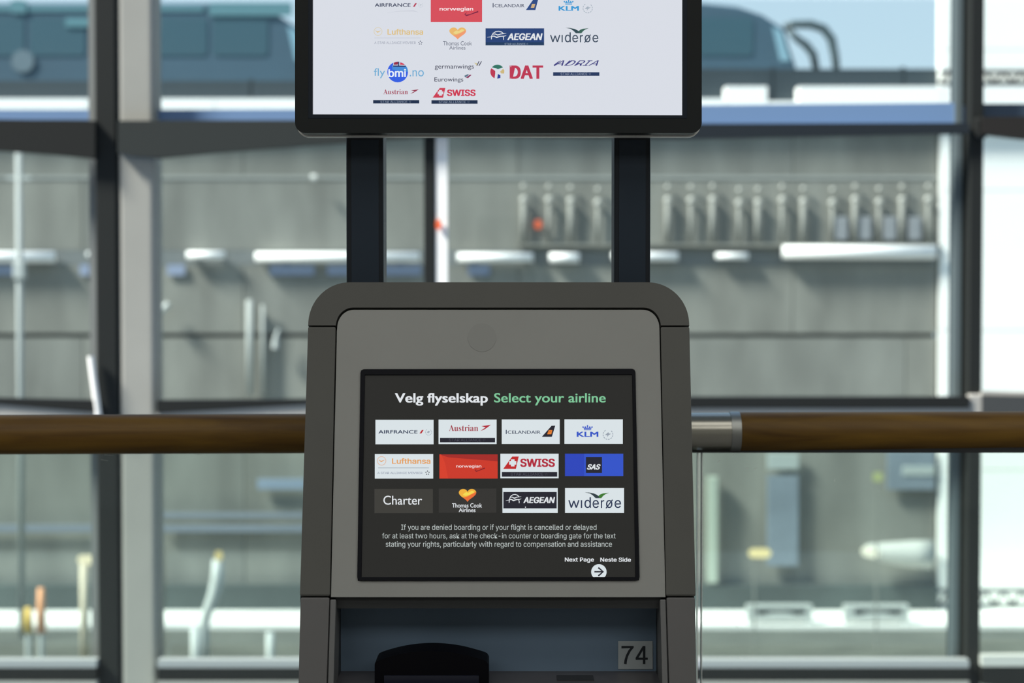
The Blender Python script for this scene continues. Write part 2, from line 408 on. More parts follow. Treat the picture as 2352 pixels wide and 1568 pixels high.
# details on the retaining wall ------------------------------------
def seg(px0, px1, py0, py1, label, g='white light reflections built along the concrete wall'):  # reflections of hall ceiling lights, built as white tubes on the wall
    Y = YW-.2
    t = empty('lamp_reflection', (X((px0+px1)/2, Y), Y, Z(py1, Y)), label, 'rail', g)
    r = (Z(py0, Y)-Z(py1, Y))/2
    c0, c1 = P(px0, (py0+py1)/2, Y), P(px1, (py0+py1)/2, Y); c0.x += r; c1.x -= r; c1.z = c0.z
    v, f = tubevf([c0, c1], r*.95, 12); link('reflection_tube', v, f, M_white, t, smooth=True)
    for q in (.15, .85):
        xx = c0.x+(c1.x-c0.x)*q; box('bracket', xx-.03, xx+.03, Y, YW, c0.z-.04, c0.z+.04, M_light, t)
seg(-180, 140, 576, 604, 'white light reflection crossing the slim pale lamp post')
seg(194, 212, 578, 590, 'tiny white light reflection beside the dark mullion')
seg(420, 526, 576, 596, 'short white light reflection next to the pale steel column')
seg(575, 975, 578, 602, 'long white light reflection passing behind the display post')
seg(1040, 1235, 580, 602, 'white light reflection between the two display posts')
seg(1250, 1342, 580, 604, 'short white light reflection between the two display posts')
seg(1395, 1568, 578, 600, 'white light reflection crossing behind the second display post')
seg(1636, 1726, 580, 596, 'short thin white light reflection above the joint of two panels')
seg(1780, 2165, 562, 596, 'thickest and brightest white light reflection on the wall')
M_pale = mat('pale_blue_plate', (.26, .31, .42), .6)
for a, b, l_ in ((-20, 50, 'pale blue plate behind the slim pale lamp post'), (184, 206, 'smallest pale blue plate, beside the dark mullion'), (385, 425, 'small pale blue plate beside the pale steel column'),
                 (620, 722, 'medium pale blue plate left of the display post'), (752, 968, 'longest pale blue plate, passing behind the display post'), (1075, 1125, 'small pale blue plate between the two display posts')):
    tag(pbox('wall_plate', a, b, 608, 632, YW-.1, .04, M_pale), l_, 'plate', 'pale blue plates under the white reflections')
# row of pale reflected blobs, built as posts on the string course
box('trim_1', X(1190, YW), XE, YW-.24, YW-.025, Z(566, YW), Z(560, YW), M_concrete)['kind'] = 'structure'
i = 0
ZL = Z(560, YW)
for px in (1206, 1262, 1316, 1368, 1530, 1586, 1640, 1700, 1736, 1792, 1846, 1908, 1958, 2016, 2070, 2130):
    jit = random.uniform(-6, 6); Y = YW-.12
    top = 432 + random.uniform(-5, 5)
    t = empty('reflection_post', (X(px+jit, Y), Y, ZL), 'slim pale reflection with twin round blobs on the wall ledge', 'reflection_post', 'pale reflections in a row on the wall ledge')
    x0 = X(px+jit, Y)
    tm = mat('reflection_grey', (.235, .24, .215), .8); hm = mat('reflection_head', (.40, .40, .36), .7)
    v, f = tubevf([(x0, Y, ZL), (x0, Y, Z(top+34, Y))], .05 if i % 2 else .07, 8); link('shaft', v, f, tm, t, smooth=True)
    for q, rr in ((top, .06), (top+30, .09)):
        c = P(px+jit, q, Y); c.x = x0
        v, f = tubevf([c+Vector((0, 0, -rr*1.2)), c+Vector((0, 0, -rr*.6)), c, c+Vector((0, 0, rr*.7)), c+Vector((0, 0, rr))], [rr*.4, rr*.9, rr, rr*.7, rr*.15], 8); link('head', v, f, hm, t, smooth=True)
    i += 1
for px, w_ in zip((1932, 1986, 2043, 2100), ('first', 'second', 'third', 'last')):
    b_ = pbox('reflection_box', px-15, px+15, 498, 552, YW-.14, .12, mat('pale_box', (.25, .265, .275), .8), bevel=.02)  # pale reflected rectangles, built as boxes on the wall
    tag(b_, w_+' pale boxy reflection from the kiosk, above the brightest white one', 'box', 'pale boxy reflections on the ledge')
# red signal lamp, and a reflected red spot added as a glowing bead
c = P(1007, 515, 6.87)
v, f = tubevf([c+Vector((0, 0, -.02)), c+Vector((0, 0, -.01)), c+Vector((0, 0, .01)), c+Vector((0, 0, .02))], [.005, .011, .011, .005], 10); link('red_light', v, f, glow(235, 110, 70, 1.2), fac, label='small red reflected light')
for px, lab in ((1236, 'small red signal lamp between the two display posts'),):
    Y = YW-.2; c = P(px, 515, Y); t = empty('red_light', (c.x, Y, c.z-.1), lab, 'lamp')
    v, f = tubevf([c+Vector((0, 0, -.1)), c+Vector((0, 0, -.05)), c+Vector((0, 0, .05)), c+Vector((0, 0, .1))], [.04, .075, .075, .04], 10); link('lens', v, f, glow(235, 110, 70, 1.2), t)
    box('bracket', c.x-.02, c.x+.02, Y+.05, YW-.01, c.z-.02, c.z+.02, M_plinth, t)
# pipes / posts outside
def pole(name, px, py0, py1, r, Y, m, label, cat, toground=True, extra=None):
    t = empty(name, (X(px, Y), Y, GZ if toground else Z(py1, Y)), label, cat)
    z1 = Z(py0, Y); v, f = tubevf([(X(px, Y), Y, GZ if toground else Z(py1, Y)), (X(px, Y), Y, z1)], r, 10); link('pole', v, f, m, t, smooth=True)
    return t
t = pole('lamp_post', 46, 352, 1500, .07, 37, mat('pale_post', (.34, .36, .34), .6), 'tall slim pale lamp post crossing the white light reflection', 'lamp post')
box('arm', X(20, 37), X(75, 37), 36.95, 37.05, Z(412, 37), Z(405, 37), M_light, t)
box('collar', X(34, 37), X(58, 37), 36.88, 37.12, Z(640, 37), Z(600, 37), M_light, t, bevel=.02)
t = pole('drainpipe', 574, 688, 908, .085, YW-.2, mat('pale_pipe', (.34, .36, .335), .6), 'pale vertical drainpipe on the concrete wall beside the kiosk', 'pipe', False)
t = pole('drainpipe', 604, 700, 908, .04, YW-.2, mat('pale_pipe', (.31, .34, .32), .6), 'thinner drainpipe running beside the wider pale one', 'pipe', False)
tag(tube('wall_bracket', [P(366, 718, YW-.3), P(388, 698, YW-.3)], .08, M_light), 'small slanting pale bracket on the wall by the pale steel column', 'bracket')
tag(tube('wall_hook', [P(640, 755, YW-.3), P(634, 775, YW-.3), P(632, 800, YW-.3)], [.03, .05, .075], M_light), 'small pale hanging hook on the wall beside the drainpipes', 'hook')
tag(tube('wall_lamp', [P(714, 408, YW-.3), P(726, 408, YW-.3)], .07, mat('globe_white', (.7, .7, .65), .5)), 'tiny round white lamp under the display corner', 'lamp')
# lower level
def lamp(px, py, wd, ht, col, Y, label, pole_px=None):
    c = P(px, py, Y); t = empty('street_lamp', (c.x, Y, GZ), label, 'lamp')
    r = wd/2/F*Y
    v, f = tubevf([c+Vector((-r, 0, 0)), c+Vector((-r*.7, 0, 0)), c+Vector((r*.7, 0, 0)), c+Vector((r, 0, 0))], [ht/2/F*Y*.5, ht/2/F*Y, ht/2/F*Y, ht/2/F*Y*.5], 12)
    link('lamp_head', v, f, glow(*col), t)
    xp = X(pole_px if pole_px else px, Y)
    return t, xp, c
t, xp, c = lamp(198, 1285, 38, 22, (255, 240, 200, 1.3), 34, 'glowing lamp on a cream post left of the dark mullion', 190)
v, f = tubevf([(xp, 34, GZ), (xp, 34, c.z)], .085, 10); link('post', v, f, mat('cream_post', (.60, .52, .38), .6), t, smooth=True)
t, xp, c = lamp(502, 1278, 15, 26, (250, 225, 150, 1.0), 34, 'small warm lamp topping a bent grey pipe post', 500)
pts = [(500, 1285), (500, 1330), (490, 1370), (474, 1410), (468, 1440)]
v, f = tubevf([P(a, b, 34) for a, b in pts] + [Vector((X(468, 34), 34, GZ))], [.10, .13, .12, .10, .10, .10], 10); link('post', v, f, M_light, t, smooth=True)
t, xp, c = lamp(1745, 1270, 50, 22, (255, 235, 170, 1.3), 35, 'glowing yellow lamp low in front of the wall right of the kiosk', 1735)
v, f = tubevf([(xp, 35, GZ), (xp, 35, c.z)], .02, 8); link('post', v, f, M_concrete2, t)
t, xp, c = lamp(2016, 1095, 22, 22, (190, 200, 140, 1.0), 35, 'round greenish lamp higher up above the white vehicle front', 2016)
v, f = tubevf([(xp, 35, GZ), (xp, 35, c.z)], .02, 8); link('post', v, f, M_concrete2, t)
t = pole('post', 618, 1452, 1600, .075, 32, M_light, 'short pale post beside the kiosk under the bright pavement', 'post')
t = pole('post', 446, 1440, 1600, .09, 32, M_light, 'short pale post at the foot of the bent lamp post', 'post')
for px, top, cc, lab in ((60, 1395, (.75, .50, .10), 'yellow traffic marker post by the leaning stand'), (90, 1350, (.80, .36, .16), 'orange traffic marker post standing on a grey stand')):
    Y = 31; t = empty('marker_post', (X(px, Y), Y, GZ), lab, 'post')
    v, f = tubevf([(X(px, Y), Y, Z(1452, Y)), (X(px, Y), Y, Z(top, Y))], [.085, .06], 10); link('sleeve', v, f, mat('marker_%d' % px, cc, .6), t, smooth=True)
    v, f = tubevf([(X(px, Y), Y, GZ), (X(px, Y), Y, Z(1452, Y))], .05, 8); link('stem', v, f, M_light, t)
t = empty('road_stand', (X(105, 29), 29, GZ), 'white splayed stand on the road below the orange marker', 'stand')
for a, b in (((68, 1528), (158, 1540)), ((68, 1528), (50, 1545)), ((90, 1522), (60, 1535))):
    v, f = tubevf([P(*a, 29), P(*b, 29)], .05, 8); link('leg', v, f, M_white, t)
v, f = tubevf([P(90, 1526, 29), (X(90, 29), 29, GZ)], .06, 8); link('stem', v, f, M_light, t)
# bluish doors and boards low on the wall
def board(px0, px1, py0, py1, m, name, label, cat, d=.08):
    return tag(pbox(name, px0, px1, py0, py1, YW-.13-d, d, m, bevel=.01), label, cat)
M_bl = mat('blue_grey_board', (.19, .23, .265), .6, noise=.15, nscale=1)
board(1764, 1836, 1092, 1300, M_bl, 'wall_board', 'tall blue-grey board on the lower wall above the yellow lamp', 'board')
board(1764, 1836, 1040, 1078, mat('pale_board', (.38, .42, .40), .6), 'wall_board', 'pale board touching the underside of the wooden handrail', 'board')
board(2040, 2150, 1035, 1125, M_bl, 'wall_board', 'wide blue-grey board over the white vehicle front', 'board')
board(2075, 2150, 1070, 1092, mat('pale_board', (.38, .42, .40), .6), 'wall_sign', 'pale strip sign on the wide blue-grey board', 'sign', .10)
board(1628, 1650, 1095, 1338, mat('green_white_pilaster', (.40, .45, .37), .7), 'pilaster', 'narrow greenish white pilaster near the balustrade glass joint', 'pilaster', .2)
board(590, 700, 1100, 1124, mat('pale_blue_strip', (.24, .30, .38), .6), 'wall_board', 'pale blue strip board beside the kiosk', 'board')
board(362, 700, 1178, 1190, mat('dull_blue_strip', (.19, .22, .26), .6), 'cable_tray', 'upper of two dull blue cable trays beside the kiosk', 'tray')
board(362, 700, 1206, 1222, mat('dull_blue_strip', (.19, .22, .26), .6), 'cable_tray', 'lower of two dull blue cable trays beside the kiosk', 'tray')
board(-300, 212, 1206, 1222, mat('dull_blue_strip', (.19, .22, .26), .6), 'cable_tray', 'dull blue cable tray left of the dark mullion', 'tray')
# white barriers on the pavement
for k, (a, b) in enumerate(((1716, 1866), (1940, 2088))):
    Y = 38.0; t = empty('road_barrier', (X((a+b)/2, Y), Y, GZ), 'white frame barrier with an arched dark opening, %s' % ('nearer the kiosk' if k == 0 else 'nearer the dark mullion'), 'barrier', None)
    g0 = Z(1416, Y)
    fr = [[(a, 1390), (b, 1390), (b, 1425), (a, 1425)], [(a+22, 1398), (b-14, 1398), (b-14, 1412)] + arc((a+b)/2+2, 1414, 34, 0, 180, 8, 8) + [(a+22, 1412)]]
    pprism('frame', fr, Y, .2, M_light, t)
    pprism('infill', [(a+4, 1393), (b-4, 1393), (b-4, 1422), (a+4, 1422)], Y+.1, .05, M_plinth, t)
    for q in (a+4, b-12): box('foot', X(q, Y), X(q+8, Y), Y, Y+.2, GZ+.1, Z(1424, Y), M_light, t)
# white rounded vehicle front, built as a made-up shell bracketed to the wall
Y = YW-.48
cn = empty('vehicle_nose', (X(2080, Y), Y, Z(1300, Y)), 'white rounded vehicle front with a glowing lamp at its nose, low on the wall', 'vehicle')
v, f = tubevf([P(a, b, Y) for a, b in ((1980, 1262), (1990, 1263), (2010, 1266), (2050, 1270), (2100, 1272), (2140, 1273))], [.04, .13, .19, .26, .31, .33], 20)
link('shell', v, f, mat('nose_white', (.46, .47, .43), .6), cn, smooth=True)
c = P(1999, 1268, Y-.16)
v, f = tubevf([c+Vector((-.2, 0, .03)), c+Vector((-.12, 0, .02)), c+Vector((.1, 0, -.02)), c+Vector((.2, 0, -.04))], [.04, .11, .11, .05], 10); link('lamp', v, f, glow(255, 250, 225, 1.4), cn, smooth=True)
box('bracket', X(2090, Y), X(2110, Y), Y+.2, YW-.1, Z(1275, Y), Z(1268, Y), M_plinth, cn)

# ------------------------------------------------------------------ balustrade
def Yr(px): return 2.335 + (px-1176)*.000010
rail = empty('balustrade', (0, 2.34, 0), 'glass balustrade with round wooden handrail and steel sleeve behind the kiosk', 'balustrade')
def wood():
    m = bpy.data.materials.new('oiled_wood'); m.use_nodes = True; n = m.node_tree; p = n.nodes['Principled BSDF']
    tc = n.nodes.new('ShaderNodeTexCoord'); mp = n.nodes.new('ShaderNodeMapping'); mp.inputs['Scale'].default_value = (.9, 9, 9)
    tx = n.nodes.new('ShaderNodeTexNoise'); tx.inputs['Scale'].default_value = 6; tx.inputs['Detail'].default_value = 9; tx.inputs['Distortion'].default_value = .6
    r = n.nodes.new('ShaderNodeValToRGB'); r.color_ramp.elements[0].position = .3; r.color_ramp.elements[0].color = (.080, .037, .002, 1)
    r.color_ramp.elements[1].position = .72; r.color_ramp.elements[1].color = (.185, .098, .008, 1)
    n.links.new(tc.outputs['Object'], mp.inputs[0]); n.links.new(mp.outputs[0], tx.inputs[0]); n.links.new(tx.outputs[0], r.inputs[0]); n.links.new(r.outputs[0], p.inputs['Base Color'])
    p.inputs['Roughness'].default_value = .55; p.inputs['Specular IOR Level'].default_value = .3; p.inputs['Coat Weight'].default_value = .04; p.inputs['Coat Roughness'].default_value = .2
    return m
M_wood = wood()
R = .0265
def rp(px, py): y = Yr(px); return P(px, py, y)
def cy(px): return 996.5 + (px-350)*(-.0036)
a0, a1 = rp(-420, cy(-420)), rp(1480, cy(1480))
tube('handrail', [a0, a1], R, M_wood, rail, seg=48)
b0, b1 = rp(1698, cy(1698)), rp(2800, cy(2800))
tube('handrail', [b0, b1], R, M_wood, rail, seg=48)
M_steel = mat('polished_steel', (.36, .35, .30), .26, 1)
tube('steel_sleeve', [a1, rp(1676, cy(1676))], R*.985, M_steel, rail, seg=48)
tube('steel_ring', [rp(1675.5, cy(1675)), rp(1697.5, cy(1697))], R*1.035, mat('satin_steel', (.33, .34, .32), .42, 1), rail, seg=48)
zg = Z(1036, 2.34)
M_edge = mat('glass_edge', (.88, .95, .90), .25)
for s0, s1, e in ((-420, 1603.5, 1), (1611.5, 2800, 0)):
    xa, xb = X(s0, 2.34), X(s1, 2.34)
    g = box('glass_panel', xa, xb, 2.3335, 2.3465, .02, zg+.012, M_bglass, rail)
    xe = xb if e else xa
    box('glass_edge', xe-(.0013 if e else .0), xe+(.0 if e else .0010), 2.333, 2.347, .02, zg-.001, M_edge, rail)
box('glazing_gasket', X(-420, 2.34), X(2800, 2.34), 2.330, 2.350, zg-.0012, zg+.006, mat('black_rubber', (.012, .013, .014), .6), rail)
box('base_shoe', X(-420, 2.34), X(2800, 2.34), 2.31, 2.37, 0, .09, M_alu, rail, bevel=.004)
# scratches and specks caught on the panel
sv, sf = [], []
sm = mat('scratch', (.75, .78, .74), .5)
for (xa_, ya_, xb_, yb_, w_) in ((1649, 1061, 1654, 1056, 1.2), (1731, 1080, 1739, 1072, 1.1), (1713, 1075, 1719, 1075, 1.5), (1680, 1043, 1688, 1043, 1.0), (1917, 1101, 1917, 1107, .8),
                                 (1690, 1436, 1704, 1449, .7), (232, 1055, 250, 1058, .8), (240, 1044, 262, 1046, .9), (450, 1043, 470, 1044, .8), (1662, 1440, 1668, 1441, .8), (1700, 1510, 1706, 1512, .6)):
    a, b = P(xa_, ya_, 2.3325), P(xb_, yb_, 2.3325); d = (b-a); n = Vector((-d.z, 0, d.x)).normalized()*(w_/F*2.33/2); k = len(sv)
    sv += [a+n, b+n*.3, b-n*.3, a-n]; sf.append((k, k+1, k+2, k+3))
sc_ = link('scratches', sv, sf, sm, rail); sc_['kind'] = 'stuff'

# ------------------------------------------------------------------ kiosk
KR = Vector((-.016, 2.06, 0))
kiosk = empty('self_service_kiosk', KR, 'grey check-in kiosk with touch screen, display on two posts and number sticker', 'kiosk')
TILT = math.radians(14.3)
PN = Vector((0, -math.cos(TILT), math.sin(TILT)))      # outward normal of the leaning face
PO = P(1144, 1090, 1.95)
def K(px, py, off=0.0):
    """point of the leaning kiosk face, raised by off metres along its normal"""
    d = P(px, py, 1.0) - CAM
    o = PO + PN*off
    return CAM + d*((o-CAM).dot(PN)/d.dot(PN))
def K2(px, py, back):      # point straight behind the face point, for thickness
    return K(px, py) - PN*back
def kplate(name, loops, front, back, m, parent=kiosk, **k):
    if not isinstance(loops[0][0], (tuple, list)): loops = [loops]
    return prism(name, loops, lambda x, y: K(x, y)+PN*front, lambda x, y: K(x, y)+PN*back, m, parent, **k)
M_house = mat('housing_grey', (.082, .082, .073), .55, noise=.05, nscale=8, bump=.12, spec=.35)
M_panel = mat('panel_grey', (.262, .266, .248), .48, noise=.035, nscale=7, spec=.4, metal=.0)
M_black = mat('bezel_black', (.004, .0045, .007), .5, spec=.12)
M_gap = mat('gap_black', (.006, .006, .006), .8)
M_low = mat('lower_housing', (.105, .103, .101), .55, noise=.05, nscale=8, bump=.12, spec=.35)
def ex(y, side):   # outer edge of housing at line y
    return (707.5 - (y-748)*.0305) if side < 0 else (1583.5 + (y-748)*.0235)
def ix(y, side):
    return (771 - (y-748)*.0215) if side < 0 else (1517.5 + (y-748)*.0200)
# arch
outer = [(ex(748, -1), 747)] + arc(803, 745, 95, 180, 90, 16, 97) + arc(1488, 745, 95, 90, 0, 16, 97) + [(ex(748, 1), 747)]
inner = [(ix(748, 1), 747)] + arc(1478, 750, 40, 0, 90, 10, 44) + arc(811, 750, 40, 90, 180, 10, 44) + [(ix(748, -1), 747)]
kplate('frame_arch', outer+inner, .0, -.13, M_house, bevel=.003, seg=3)
for s in (-1, 1):
    kplate('frame_side', [(ex(749.5, s), 749.5), (ix(749.5, s), 749.5), (ix(1368.5, s), 1368.5), (ex(1368.5, s), 1368.5)], 0, -.13, M_house, bevel=.002, seg=2)
    kplate('lower_side', [(ex(1371, s)+1.5*-s, 1371), (ix(1371, s)+s*1, 1371), (ix(1760, s)+s*5, 1760), (ex(1760, s)-s*4, 1760)], -.0005, -.13, M_low, bevel=.002, seg=2)
    e1 = [(ix(1376, s)-s*1, 1376), (ix(1376, s)-s*(14 if s < 0 else 14), 1376), (ix(1760, s)-s*12, 1760), (ix(1760, s)+s*2, 1760)]
    kplate('inner_lip', e1, -.001, -.05, mat('lip_grey', (.115, .117, .115), .5), bevel=.001)
kplate('seam_core', [(ex(760, -1)+6, 735), (ex(760, 1)-6, 735), (ex(1760, 1)-10, 1380), (ex(1760, -1)+10, 1380)], -.012, -.11, M_gap)
# face panel with a hole for the screen
pin = [(ix(1370, -1)+2, 1370.5)] + [(ix(760, -1)+2.5, 760)] + arc(812, 752, 38, 180, 90, 10, 42) + arc(1477, 752, 38, 90, 0, 10, 42) + [(ix(760, 1)-2.5, 760), (ix(1370, 1)-1, 1370.5)]
hole = [(829, 849), (1458, 848), (1467.5, 1332), (821.5, 1333)]
kplate('face_panel', [pin, hole], -.002, -.012, M_panel, bevel=.0012, seg=2)
# faint round blotch where the camera dome sits behind the panel
kplate('sensor_window', arc(1107, 774, 33, 0, 340, 17), -.0017, -.0019, mat('sensor_grey', (.242, .246, .23), .5, spec=.4))
# screen
def bez(i):
    x0, y0, x1, y1, x2, y2, x3, y3 = 828+i, 847.5+i, 1459.5-i, 846.5+i, 1469-i, 1333-i, 820.5+i, 1333.5-i
    r = 9 if i == 0 else 1.5
    return arc(x0+r, y0+r, r, 180, 90, 4) + arc(x1-r, y1+r, r, 90, 0, 4) + arc(x2-r, y2-r, r, 0, -90, 4) + arc(x3+r, y3-r, r, -90, -180, 4)
lcd = [(838, 860.5), (1452, 860), (1459.5, 1324.8), (830, 1325)]
kplate('screen_bezel', [bez(0), lcd], .0004, -.008, M_black, bevel=.0006)
scr = kplate('touch_screen', lcd, -.0035, -.006, glow(40, 40, 38), label='lit dark touch screen with airline tiles')
def KA(px, py, l): return K(px, py) + PN*(-.0035 + .00012*l)
W1 = glow(217, 226, 230); Wt = glow(226, 230, 234); Dk = glow(38, 38, 48); NAV = glow(40, 52, 80)
GRY = glow(150, 160, 172); RED = glow(184, 40, 48)
def tile(x0, y0, x1, y1, m, label):
    a = Art(KA); a.rect(x0, y0, x1, y1, m, 1); a.label = label; return a
def skyteam(a, cx, cy, r, m, l=3):
    for s in range(12):
        if s in (2, 3): continue
        a.poly(arc(cx, cy, r, s*30, s*30+20, 3) + arc(cx, cy, r*.86, s*30+20, s*30, 3), m, l)
    a.poly([(cx-r*.6, cy+r*.1), (cx-r*.1, cy-r*.3), (cx+r*.1, cy-r*.45), (cx+r*.15, cy-r*.2), (cx+r*.6, cy-r*.15), (cx+r*.1, cy+r*.15), (cx-r*.2, cy+r*.55), (cx-r*.1, cy+r*.15)], m, l)
def crown(a, x0, y0, x1, y1, m):
    w_, h_ = x1-x0, y1-y0; cx = (x0+x1)/2
    a.rect(x0+w_*.14, y1-h_*.16, x1-w_*.14, y1, m, 3); a.poly([(x0+w_*.08, y0+h_*.55), (x1-w_*.08, y0+h_*.55), (x1-w_*.15, y1-h_*.26), (x0+w_*.15, y1-h_*.26)], m, 3)
    for q in (.06, .28, .5, .72, .94): a.disc(x0+w_*q, y0+h_*(.42 if q != .5 else .36), w_*.075, m, 3)
    a.rect(cx-w_*.03, y0, cx+w_*.03, y0+h_*.3, m, 3); a.rect(cx-w_*.08, y0+h_*.08, cx+w_*.08, y0+h_*.18, m, 3)
def heart(a, x0, y0, x1, y1, cols, l=3):
    n = 40; pts = []
    for i in range(n):
        t = 2*math.pi*i/n; X_ = 16*math.sin(t)**3; Y_ = 13*math.cos(t)-5*math.cos(2*t)-2*math.cos(3*t)-math.cos(4*t)
        pts.append((x0+(X_+16)/32*(x1-x0), y0+(12-Y_)/29*(y1-y0)))
    a.poly(pts, cols[0], l)
    w_, h_ = x1-x0, y1-y0
    def cut(p): u = (p[0]-x0)/w_; return y0+h_*(.52+.16*math.sin(math.pi*(u*1.25+.12)) - .14*u)
    low = [p for p in pts if p[1] > cut(p)]
    low.sort(key=lambda p: p[0])
    a.poly([(x_, cut((x_, 0))) for x_ in [low[0][0]+(low[-1][0]-low[0][0])*q/12 for q in range(13)]] + low[::-1], cols[3], l+1)
    a.poly([(x0+w_*.22, y0+h_*.46), (x0+w_*.34, y0+h_*.30), (x0+w_*.44, y0+h_*.24), (x0+w_*.54, y0+h_*.30), (x0+w_*.74, y0+h_*.14), (x0+w_*.86, y0+h_*.18), (x0+w_*.86, y0+h_*.30), (x0+w_*.62, y0+h_*.44), (x0+w_*.40, y0+h_*.54)], cols[2], l+2)
    a.poly([p for p in pts if p[0] < x0+w_*.42 and p[1] < y0+h_*.55][:] + [(x0+w_*.2, y0+h_*.42), (x0+w_*.22, y0+h_*.26)], cols[1], l+3) if False else None
def gull(a, x0, y0, x1, y1, m, l=3):
    w_, h_ = x1-x0, y1-y0
    q = lambda u, v: (x0+u*w_, y0+v*h_)
    a.stroke([q(.22, .95), q(.24, .55), q(.32, .25), q(.45, .08), (q(.6, .04)), q(.75, .12), q(.85, .3)], [h_*.09]*7, m, l)
    a.stroke([q(0, .72), q(.2, .66), q(.35, .58), q(.5, .72), q(.65, .62), q(.9, .58), q(1, .5)], [h_*.02, h_*.07, h_*.12, h_*.14, h_*.12, h_*.08, h_*.02], m, l)
    a.stroke([q(.28, .38), q(.42, .34), q(.55, .46), q(.72, .34), q(1, .28)], [h_*.03, h_*.10, h_*.13, h_*.09, h_*.02], m, l)
    a.stroke([q(.82, .6), q(.86, .78), q(.86, 1)], h_*.08, m, l)
def swisstail(a, p, cx, cy, s, red, wh):
    a.poly(p, red, 3); a.rect(cx-s*.5, cy-s, cx+s*.5, cy+s, wh, 4); a.rect(cx-s, cy-s*.5, cx+s, cy+s*.5, wh, 5)
def staralliance(a, x0, y0, x1, y1, m, l=4):
    e_ = x0+(x1-x0)*.87
    a.text('STAR ALLIANCE', x0, y0, e_, y1, m, .0, layer=l, font='sans'); s = (y1-y0)
    cx = x1-s*.6; cy_ = (y0+y1)/2
    for i in range(5): a.poly([(cx+s*.5*math.cos(math.radians(90+72*i)), cy_-s*.5*math.sin(math.radians(90+72*i))), (cx+s*.28*math.cos(math.radians(65+72*i)), cy_-s*.28*math.sin(math.radians(65+72*i))), (cx+s*.28*math.cos(math.radians(115+72*i)), cy_-s*.28*math.sin(math.radians(115+72*i)))], m, l)
def starring(a, cx, cy, r, m, l=3):
    for i in range(5):
        an = math.radians(90+72*i); c_, s_ = math.cos(an), math.sin(an)
        a.poly([(cx+r*c_, cy-r*s_), (cx+r*.55*math.cos(an+.5), cy-r*.55*math.sin(an+.5)), (cx+r*.45*c_, cy-r*.45*s_), (cx+r*.55*math.cos(an-.5), cy-r*.55*math.sin(an-.5))], m, l)
def arrow_a(a, x0, y0, x1, y1, m, l=3):
    w_, h_ = x1-x0, y1-y0
    a.poly([(x0, y1), (x0+w_*.50, y0+h_*.42), (x0+w_*.10, y0+h_*.22), (x0+w_*.55, y0+h_*.12), (x1, y0), (x0+w_*.72, y0+h_*.38), (x0+w_*.35, y0+h_*.80)], m, l)
def crane(a, cx, cy, r, m, m2):
    a.ring(cx, cy, r, r*.13, m, 3); a.stroke([(cx-r*.65, cy-r*.25), (cx-r*.1, cy+r*.15), (cx+r*.65, cy-r*.2)], [r*.05, r*.28, r*.05], m2, 3); a.stroke([(cx-r*.15, cy+r*.3), (cx+r*.3, cy-r*.05)], [r*.05, r*.2], m2, 3)
def bird(a, x0, y0, x1, y1, m, m2, l=3):
    w_, h_ = x1-x0, y1-y0; q = lambda u, v: (x0+u*w_, y0+v*h_)
    a.poly([q(0, 0), q(.2, .05), q(.38, .2), q(.5, .42), q(.56, .62), q(.62, 1), q(.45, 1), q(.34, .55), q(.22, .2)], m, l)
    a.poly([q(.56, .62), q(.64, .35), q(.76, .18), q(1, .08), q(.84, .35), q(.76, .6), q(.68, 1), q(.62, 1)], m2, l)
def wordmark(a, x0, y0, x1, y1, m, l=3):
    fx = lambda x: x0+(x-1305.8)/121*(x1-x0); fy = lambda y: y0+(y-1140.4)/25.2*(y1-y0); w_ = 3.0*(x1-x0)/121
    a.stroke([(fx(1307), fy(1147.4)), (fx(1312.5), fy(1164.6))], w_, m, l); a.stroke([(fx(1312.5), fy(1164.6)), (fx(1318.3), fy(1149))], w_, m, l+.1)
    a.stroke([(fx(1318.3), fy(1149)), (fx(1324), fy(1164.6))], w_, m, l+.2); a.stroke([(fx(1324), fy(1164.6)), (fx(1329.8), fy(1147.4))], w_, m, l+.3)
    a.rect(fx(1334.4), fy(1147.4), fx(1337.3), fy(1165.2), m, l)
    for t_, u, v, yy in (('d', 1342.6, 1357.5, 1140.4), ('e', 1361.3, 1375.9, 1147), ('r', 1380.4, 1388, 1147.2), ('o', 1392.3, 1407, 1147), ('e', 1411.9, 1426.8, 1147)):
        a.text(t_, fx(u), fy(yy), fx(v), fy(1165.6), m, .006, layer=l, font='sans')
    a.stroke([(fx(1392), fy(1166.2)), (fx(1407.4), fy(1146.4))], w_*.85, m, l+.4)
def swoosh(a, x0, y0, x1, y1, m, l=3):
    w_, h_ = x1-x0, y1-y0; q = lambda u, v: (x0+u*w_, y0+v*h_)
    a.stroke([q(.15, .3), q(.0, .7), q(.12, .95), q(.4, .75), q(.7, .4), q(1, .1)], [h_*.05, h_*.22, h_*.3, h_*.16, h_*.22, h_*.3], m, l)

# heading
a = Art(KA); a.text('Velg flyselskap', 906.6, 901, 1120.4, 929.9, Wt, .025); a.build('heading_text', scr, 'white heading text')
a = Art(KA); a.text('Select your airline', 1134.8, 901, 1391.7, 929.5, glow(126, 196, 152), .016); a.build('heading_text', scr, 'green heading text')
N = 'airline_tile'
a = tile(861.8, 962.6, 995.6, 1018.9, W1, ''); a.text('AIRFRANCE', 868.7, 986.3, 958.6, 994.4, NAV, .015)
a.poly([(963.2, 994.2), (967.5, 994.2), (972.9, 986), (968.6, 986)], RED, 3); skyteam(a, 984, 991, 7.5, GRY); a.build(N, scr, 'white tile with dark letters and a red slash')
a = tile(1007, 962, 1140.6, 1018.3, W1, ''); a.text(serif('Austrian'), 1030.9, 974.3, 1098, 988.6, glow(160, 60, 72), -.018); arrow_a(a, 1103, 974, 1127.5, 988.3, glow(176, 44, 58))
